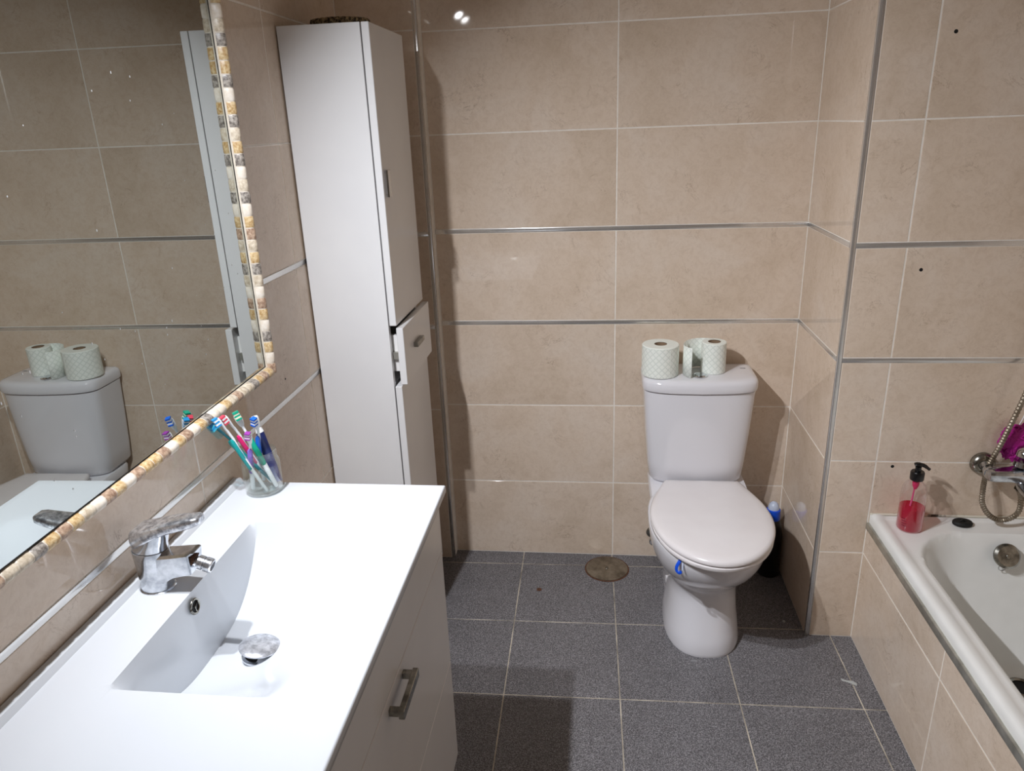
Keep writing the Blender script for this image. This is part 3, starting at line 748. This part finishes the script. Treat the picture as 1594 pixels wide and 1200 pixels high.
# ------------------------------------------------------------------ mirror with stone-mosaic frame
def mirror():
    o_, a_ = .0090, .0165
    t = thing('wall_mirror', 'large wall mirror framed with small coloured stone tiles', 'mirror', (.0, -1.40, .985))
    yi1, zi0 = -.814, .9935; yi0, zi1 = -1.985, 1.900
    fx = lambda y: o_ - a_*(y+1.2)
    vs = [(.0006, yi0, zi0), (.0006, yi1, zi0), (.0006, yi1, zi1), (.0006, yi0, zi1), (fx(yi0), yi0, zi0), (fx(yi1), yi1, zi0), (fx(yi1), yi1, zi1), (fx(yi0), yi0, zi1)]
    part('glass', mesh_from(vs, [(0, 1, 2, 3), (4, 5, 6, 7), (0, 1, 5, 4), (1, 2, 6, 5), (2, 3, 7, 6), (3, 0, 4, 7)]), M['mirror'], t)
    for (ya, za), (yb_, zb_), (dy, dz) in (((yi1, zi0), (yi1, zi1), (-.0014, 0)), ((yi0, zi0), (yi1, zi0), (0, .0014))):
        q = [(ya, za), (yb_, zb_), (yb_+dy, zb_+dz), (ya+dy, za+dz)]
        part('dark_joint', mesh_from([(fx(y)+.0001, y, z) for y, z in q]+[(fx(y)+.0007, y, z) for y, z in q], [(0, 1, 2, 3), (4, 5, 6, 7), (0, 1, 5, 4), (1, 2, 6, 5), (2, 3, 7, 6), (3, 0, 4, 7)]), M['dark'], t)
    bm = bmesh.new(); rs = random.Random(5)
    for k in range(46):
        y = rs.uniform(-1.62, -.86); z = rs.uniform(1.03, 1.62) if k % 3 else rs.uniform(1.02, 1.25); r = rs.uniform(.0006, .0014)
        vsn = [bm.verts.new((fx(y)+.0003, y+r*math.cos(q), z+r*rs.uniform(.8, 2.4)*math.sin(q))) for q in [2*math.pi*i/7 for i in range(7)]]
        bm.faces.new(vsn)
    sp = part('splash_marks', from_bm(bm), plastic(222, 224, 224, .7), t, 'dried pale splashes on the glass'); sp['kind'] = 'stuff'
    A, B = .0095, .0225; pitch = .0253; n = 9
    def prof(sc, A=A):
        return [(A*sc*math.cos(math.pi*k/n), .0005+B*(sc**1.0)*math.sin(math.pi*k/n)**.8) for k in range(n+1)]
    def piece_mesh(L, sg, A):
        rings = []
        for s, sc in ((-L/2, .985), (-L/2+.0018, 1.03), (0, 1.04), (L/2-.0018, 1.03), (L/2, .985)):
            rings.append([(s, sg*A*sc*math.cos(.075*math.pi+.925*math.pi*k/n), .0005+B*sc*math.sin(.075*math.pi+.925*math.pi*k/n)**.8) for k in range(n)]+[(s, -sg*A*sc, .0005)])
        return loft(rings, True, True, 50)
    seqV = 'brown cream gold grey cream gold brown cream sand grey gold sand brown gold cream grey sand cream grey gold sand grey gold cream grey gold gold grey sand cream gold grey cream sand gold grey cream'.split()
    seqH = 'gold brown gold grey sand sand brown sand gold cream cream grey gold cream brown gold cream brown gold gold brown cream gold brown cream sand'.split()
    meshes = {}
    def piece(kind, L, sg, A):
        k = (kind, round(L, 4), sg, A)
        if k not in meshes:
            me = piece_mesh(L, sg, A); me.materials.append(FR[kind]); meshes[k] = me
        return meshes[k]
    root_off = t.location
    def run(p0, p1, inward, seq, A=A):
        p0, p1 = Vector(p0), Vector(p1); d = (p1-p0).normalized(); L = (p1-p0).length; num = round(L/pitch); st = L/num
        nx = Vector((1, 0, 0)); rot = Matrix((d, inward, nx)).transposed()
        sg = 1
        if d.cross(Vector(inward)).dot(nx) < 0: rot = Matrix((d, -Vector(inward), nx)).transposed(); sg = -1
        for k in range(num):
            o = bpy.data.objects.new('tile', piece(seq[k % len(seq)], st-.0022, sg, A)); COL.objects.link(o)
            c = p0+d*(st*(k+.5))
            o.matrix_world = Matrix.Translation(c-root_off) @ rot.to_4x4(); o.parent = t
        rings = [[p + Vector(inward)*a + nx*(b*.985) for a, b in prof(.985, A)] for p in (p0, p1)]
        part('grout_bed', loft(rings, True, True, 50), M['framegrout'], t)
    AH = .0118
    zb, zt, yr, yl = zi0-AH, zi1+AH, yi1+A, yi0-A
    V = Vector
    run((0, yr, zb-A*.6), (0, yr, zt+A*.6), V((0, -1, 0)), seqV[0:])
    run((0, yr-A-.001, zb), (0, yl+A+.001, zb), V((0, 0, 1)), seqH, AH)
    run((0, yl, zb-A*.6), (0, yl, zt+A*.6), V((0, 1, 0)), seqV)
    run((0, yr-A-.001, zt), (0, yl+A+.001, zt), V((0, 0, -1)), seqH[::-1], AH)
mirror()
def mirror_lamp():
    ly = (-1.463, -1.632); lx, lz = .098, 1.985
    t = thing('mirror_lamp', 'two-spot chrome lamp on the wall above the mirror', 'lamp', (0, -1.5475, 2.0))
    pbox('wall_plate', .001, .022, -1.68, -1.415, 1.985, 2.025, M['chrome'], t, .003, 2)
    aim = Vector(LAMP_AIM).normalized(); u, v = frame_of(aim)
    lensm = mat_emit('lit_lamp_lens', (1, .97, .93, 1), 10)
    for y in ly:
        c = Vector((lx, y, lz))
        part('arm', tube(spline([(.02, y, 2.005), (.05, y, 2.015), c-aim*.030], 4), .006, 10), M['chrome'], t)
        h = part('lamp_head', loft([[c+aim*z+(u*math.cos(2*math.pi*k/28)+v*math.sin(2*math.pi*k/28))*r for k in range(28)] for r, z in ((.014, -.036), (.024, -.030), (.027, -.004), (.027, .002), (.0255, .002), (.0255, -.004))], True, False), M['chrome'], t)
        part('lens', disc_prism(c-aim*.006, aim, .0253, .004, 28), lensm, h)
        L = bpy.data.lights.new('spot_bulb', 'AREA'); L.shape = 'DISK'; L.size = .028; L.energy = LAMP_POWER; L.color = LAMP_COLOR; L.spread = math.radians(119)
        lo = bpy.data.objects.new('spot_bulb', L); COL.objects.link(lo); lo.parent = t
        lo.location = c-aim*.0012-t.location
        lo.rotation_euler = aim.to_track_quat('-Z', 'Y').to_euler()
mirror_lamp()

# ------------------------------------------------------------------ jar with toothbrushes
JX, JY, JZ = .0845, -1.063, VZ
jar = thing('glass_jar', 'clear glass jar holding toothbrushes on the basin top', 'jar', (JX, JY, JZ))
jp = [(.030, .0006), (.0355, .003), (.0375, .009), (.0378, .062), (.0365, .069), (.0335, .073), (.0345, .0755), (.0335, .078), (.0345, .0805), (.0335, .083), (.0345, .086), (.0338, .0895), (.0322, .0900), (.0312, .0885), (.0312, .073), (.0345, .067), (.0355, .060), (.0355, .011), (.033, .006), (.02, .005), (.0005, .0052)]
part('glass_wall', lathe(jp, 40, (JX, JY, JZ), True, True, 60), M['glass'], jar)
def brush(label, tip, base, bcol, bcol2, hcol, gcol, face=(-.35, -.9, .15), hw=.0058, headlen=.027, grip=(.30, .72), clear=None):
    tip, base = Vector(tip), Vector(base)
    t = thing('toothbrush', label, 'toothbrush', base, 'toothbrushes in the glass jar')
    ax = (tip-base).normalized(); f = Vector(face); f = (f-ax*f.dot(ax)).normalized(); s = ax.cross(f).normalized()
    L = (tip-base).length
    def sec(q, a, b, bend=0.):
        c = base+ax*(q*L)+f*bend
        return [c+s*(a*math.cos(2*math.pi*k/12))+f*(b*math.sin(2*math.pi*k/12)) for k in range(12)]
    hq = 1-headlen/L
    secs = [(0, .0028, .002, 0), (.02, .0042, .003, 0), (.2, .005, .0036, .001), (.45, .0056, .0042, .002), (.62, .0045, .0036, .001), (hq-.14, .0027, .0026, -.002), (hq-.03, .0028, .0026, -.001), (hq, hw*.8, .0022, 0), (hq+.06, hw, .0022, 0), (.955, hw, .0022, 0), (.99, hw*.7, .0018, 0), (1, hw*.25, .001, 0)]
    part('handle', loft([sec(*q) for q in secs], True, True, 60), hcol, t)
    g0, g1 = grip
    def gsec(q, k): a, b = .0052, .0044; return sec(q, a*k, b*k, .0025)
    part('grip', loft([gsec(g0, .5), gsec(g0+.03, 1.05), gsec((g0+g1)/2, 1.1), gsec(g1-.03, 1.0), gsec(g1, .5)], True, True, 60), gcol, t)
    # bristle tufts in rows
    rows = 5
    for k in range(rows):
        q = hq+.012/L*1 + (headlen-.009)/L*(k+.5)/rows
        c = base+ax*(q*L)
        vs = []; dl = (headlen-.009)/rows*.46; h = .0095+(.001 if k in (0, rows-1) else 0)
        for (u_, v_, w_) in ((-1, -1, 0), (1, -1, 0), (1, 1, 0), (-1, 1, 0), (-1, -1, 1), (1, -1, 1), (1, 1, 1), (-1, 1, 1)):
            m_ = 1.0 if w_ == 0 else 1.06
            vs.append(c+s*(u_*hw*.82*m_)+ax*(v_*dl*m_)+f*(.0018+w_*h))
        part('bristles', mesh_from(vs, [(0, 1, 2, 3), (4, 5, 6, 7), (0, 1, 5, 4), (1, 2, 6, 5), (2, 3, 7, 6), (3, 0, 4, 7)]), bcol if k % 2 == 0 else bcol2, t)
    if clear:
        c = base+ax*(L-.016); rings = []
        for q, k in ((-.017, .9), (-.014, 1), (.013, 1), (.017, .7)):
            rings.append([c+ax*q+f*.005+s*(.0082*k*math.copysign(abs(math.cos(a))**.5, math.cos(a)))+f*(.0092*k*math.copysign(abs(math.sin(a))**.5, math.sin(a))) for a in [2*math.pi*j/16 for j in range(16)]])
        part('head_cover', loft(rings, True, True, 50), clear, t)
    return t
W_ = plastic(236, 238, 240); TEAL = plastic(24, 150, 150); SKY = plastic(46, 150, 214); NAVY = plastic(28, 44, 110); RED = plastic(222, 74, 96)
PINK = plastic(216, 36, 110); GRN = plastic(20, 160, 130); CRM = plastic(226, 226, 196); PUR = plastic(150, 60, 160); LILAC = plastic(130, 104, 190); BLU = plastic(24, 100, 206); DT = plastic(20, 128, 140)
b0 = JZ+.0095
brush('teal toothbrush with clear blue head cover, lowest on the left', (.018, -1.100, .975), (.098, -1.046, b0), plastic(90, 196, 214), SKY, DT, TEAL, (-.5, -.8, .3), clear=thin_glass('blue_clear_cover', (.72, .92, .97, 1), .4))
brush('white toothbrush with blue and white bristles at far left of the jar', (.040, -1.112, .990), (.100, -1.083, b0), SKY, W_, W_, TEAL, (-.62, -.75, -.1))
brush('white toothbrush with pink bristles and pink grip', (.043, -1.090, .986), (.092, -1.046, b0), RED, W_, W_, PINK, (-.5, -.85, -.1))
brush('white toothbrush with green and cream bristles leaning to the back', (.053, -1.070, .984), (.112, -1.064, b0), GRN, CRM, W_, GRN, (.55, -.8, .25), hw=.0068)
brush('short white toothbrush with purple bristles in front', (.090, -1.098, .955), (.068, -1.078, b0), PUR, W_, W_, LILAC, (.1, -1, .1), headlen=.024)
brush('white toothbrush with dark blue bristles and blue grip at right', (.097, -1.074, .976), (.072, -1.038, b0), BLU, W_, W_, BLU, (-.25, -.95, .1))
tp = thing('toothpaste_tube', 'navy toothpaste tube with white cap among the toothbrushes', 'toothpaste', (.1, -1.045, b0))
ta, tb = Vector((.104, -1.043, b0)), Vector((.079, -1.046, .966)); ax = (tb-ta).normalized(); s = Vector((.25, -.97, 0)); s = (s-ax*s.dot(ax)).normalized(); f = ax.cross(s)
def trg(q, a, b): return [ta+ax*q+f*(a*math.cos(2*math.pi*k/16))+s*(b*math.sin(2*math.pi*k/16)) for k in range(16)]
part('tube_body', loft([trg(0, .011, .001), trg(.05, .0105, .005), trg(.105, .0085, .0082), trg(.115, .0075, .0075)], True, True, 50), NAVY, tp)
part('shoulder', loft([trg(.114, .0082, .0082), trg(.124, .006, .006), trg(.128, .005, .005)], True, True, 50), W_, tp)
part('cap', loft([trg(.127, .0066, .0066), trg(.128, .0072, .0072), trg(.146, .0072, .0072), trg(.148, .0062, .0062)], True, True, 40), W_, tp)

# ------------------------------------------------------------------ things on and above the bath
sx, sy = 1.604, -.474; sz = bath_z(sx, sy)+.0003
sb = thing('soap_bottle', 'clear pump bottle half full of pink soap on bath rim', 'soap bottle', (sx, sy, sz))
part('bottle', lathe([(.026, .0), (.031, .002), (.0325, .006), (.0325, .108), (.0305, .124), (.024, .137), (.0145, .145), (.0135, .147), (.0135, .154)], 36, (sx, sy, sz), True, False, 50), M['plastic_clear'], sb)
part('soap', lathe([(.025, .0014), (.030, .003), (.0313, .007), (.0313, .068), (.0305, .0685)], 36, (sx, sy, sz)), M['pink'], sb)
part('dip_tube', tube([(sx, sy, sz+.152), (sx-.003, sy, sz+.09), (sx-.010, sy, sz+.012)], .0025, 8), plastic(226, 90, 140), sb)
part('pump_insert', lathe([(.004, .120), (.008, .130), (.009, .146), (.009, .152)], 16, (sx, sy, sz)), plastic(214, 40, 100), sb)
pc = part('pump_collar', lathe([(.0165, .148), (.0172, .150), (.0172, .169), (.0155, .172)], 28, (sx, sy, sz)), M['black'], sb)
part('pump_stem', lathe([(.0075, .171), (.0075, .186)], 16, (sx, sy, sz)), M['black'], sb)
part('pump_head', tube(spline([(sx-.010, sy+.001, sz+.189), (sx-.003, sy, sz+.192), (sx+.012, sy-.001, sz+.1895), (sx+.027, sy-.003, sz+.179)], 5), [(.006, .004)]+[(.009, .0055)]*7+[(.0065, .005)]*5+[(.0055, .004)]*3, 12), M['black'], sb)
for k in range(4):      # faint illegible print on the left flank of the bottle
    a0 = math.radians(208+k*2); vs = []; 
    for q in range(7):
        a = a0+math.radians(22*q/6); vs += [(sx+.0328*math.cos(a), sy+.0328*math.sin(a), sz+.040-k*.007), (sx+.0328*math.cos(a), sy+.0328*math.sin(a), sz+.0415-k*.007)]
    part('print_line', mesh_from(vs, [(2*i, 2*i+2, 2*i+3, 2*i+1) for i in range(6)]), plastic(92, 20, 52), sb)
bpx, bpy_ = 1.752, -.450; bz = bath_z(bpx, bpy_)
bk = thing('bath_plug', 'black oval rubber plug lying on the bath rim', 'plug', (bpx, bpy_, bz))
part('plug_body', loft([oval(bpx, bpy_, r*1.10, r*.85, r*.85, bz+z+.001, 30) for r, z in ((.020, 0), (.023, .002), (.0235, .007), (.021, .011), (.016, .0125), (.008, .0105))], True, True, 50), M['blackrub'], bk)
part('lug', tube(spline([(bpx-.008, bpy_, bz+.010), (bpx, bpy_, bz+.0155), (bpx+.008, bpy_, bz+.010)], 5), .0022, 8), M['blackrub'], bk)

def mixer():
    z = .587; y = -.466; xa, xb = 1.793, 1.943
    t = thing('bath_mixer', 'chrome wall-mounted bath mixer tap above the bath', 'mixer tap', ((xa+xb)/2, YD, z))
    for x in (xa, xb):
        part('escutcheon', tube([(x, YD-.0015, z), (x, YD-.004, z), (x, YD-.012, z), (x, YD-.020, z), (x, YD-.0205, z)], [.031, .0315, .030, .021, .014], 32), M['darkchrome'], t)
        part('union', tube([(x, YD-.018, z), (x, YD-.04, z-.001), (x, y+.004, z-.004)], [.0165, .0165, .018], 20), M['softworn'], t)
    def sec(x, hy, hz, dz=0, dy=0): return [(x, y+dy+hy*math.copysign(abs(math.cos(a))**.55, math.cos(a)), z-.006+dz+hz*math.copysign(abs(math.sin(a))**.55, math.sin(a))) for a in [2*math.pi*k/24 for k in range(24)]]
    part('body', loft([sec(xa-.016, .012, .008), sec(xa-.012, .020, .0145), sec(xa+.0, .0225, .0165), sec(xa+.04, .022, .0165), sec(xa+.058, .024, .02), sec(xb-.058, .024, .02), sec(xb-.04, .022, .0165), sec(xb, .0225, .0165), sec(xb+.012, .02, .0145), sec(xb+.016, .012, .008)], True, True, 50), M['softworn'], t)
    xm = (xa+xb)/2
    part('cartridge', tube([(xm, y, z+.006), (xm, y, z+.020), (xm, y+.001, z+.034)], [.027, .026, .0245], 28), M['softworn'], t)
    lev = part('lever', tube([(xm, y, z+.033), (xm, y, z+.05), (xm, y-.001, z+.064), (xm, y-.003, z+.071)], [.0255, .026, .024, .015], 28), M['chrome'], t)
    part('lever_arm', tube(spline([(xm, y-.01, z+.060), (xm, y-.045, z+.070), (xm, y-.085, z+.082)], 5), [(.011, .007)]*11, 14), M['chrome'], lev)
    part('spout', tube(spline([(xm, y, z-.018), (xm, y-.015, z-.035), (xm, y-.06, z-.040), (xm, y-.105, z-.046)], 5), [(.016, .014)]*16, 16), M['softworn'], t)
    part('hose_outlet', tube([(xm, y+.004, z-.02), (xm, y+.004, z-.05)], .0105, 16), M['darkchrome'], t)
mixer()
xm = 1.868
hp = [(xm+.001, -.462, .5355), (1.880, -.461, .510), (1.881, -.462, .470), (1.860, -.468, .452), (1.830, -.470, .4475), (1.803, -.468, .463), (1.785, -.464, .493), (1.784, -.456, .528), (1.792, -.440, .555), (1.800, -.4325, .595), (1.811, -.446, .66), (1.825, -.452, .73), (1.842, -.454, .81), (1.858, -.452, .90), (1.880, -.455, 1.02), (1.915, -.45, 1.20), (1.95, -.44, 1.34)]
P = spline(hp, 34); P2 = [P[0]]
for q in P[1:]:
    if (q-P2[-1]).length >= .0027: P2.append(q)
hs = tag(link('shower_hose', tube(P2, [.0076 if i % 2 else .0058 for i in range(len(P2))], 10, 30), mottled('brown_stained_hose', srgb(112, 98, 80), srgb(164, 154, 138), 18, .42, .6)), 'ribbed metal shower hose looping below the bath mixer', 'hose')
sh = thing('shower_holder', 'chrome wall holder carrying the shower head above the bath', 'shower holder', (1.95, YD, 1.35))
part('bracket', tube([(1.95, YD-.0012, 1.36), (1.95, YD-.04, 1.36)], [.016, .012], 16), M['chrome'], sh)
part('shower_handle', tube([(1.95, -.44, 1.342), (1.95, -.452, 1.42), (1.95, -.475, 1.50)], [.009, .011, .012], 14), M['chrome'], sh)
part('shower_head', tube([(1.95, -.47, 1.50), (1.95, -.50, 1.497), (1.95, -.515, 1.493)], [.02, .038, .038], 24), M['chrome'], sh)
def puff():
    c = Vector((1.860, -.4215, .655))
    t = thing('bath_puff', 'magenta mesh bath puff hanging behind the mixer lever', 'bath puff', c)
    bm = bmesh.new(); bmesh.ops.create_icosphere(bm, subdivisions=5, radius=1.0)
    for v in bm.verts:
        n = v.co.normalized()
        f = noise.noise(n*2.3+Vector((3, 1, 7)))*.5 + abs(noise.noise(n*5.2))*.42 + noise.noise(n*11)*.16
        r = 1+f*.62
        v.co = Vector((n.x*r*.040, n.y*r*.0085, n.z*r*.046))
    me = from_bm(bm, 80); link('mesh_ball', me, M['magenta'], t)
    for k in range(9):     # crumpled petals of netting
        a = 2*math.pi*k/9+.3; R_ = .030+.008*random.random(); cc = Vector((math.cos(a)*.026, -.003+.004*random.random(), math.sin(a)*.030))
        pts = [cc+Vector((math.cos(q)*R_*.42*(1+.3*math.sin(3*q+k)), .003*math.sin(2*q+k), math.sin(q)*R_*.5*(1+.25*math.cos(2*q+k)))) for q in [2*math.pi*i/22 for i in range(23)]]
        link('netting_fold', tube(pts, [(.006+.002*math.sin(i*1.7+k), .003) for i in range(23)], 7), M['magenta'], t)
    part('cord', tube(spline([c+Vector((0, .004, .04)), c+Vector((.012, .008, .075)), c+Vector((.01, .0135, .10))], 6), .0015, 6), plastic(230, 226, 228), t)
puff()
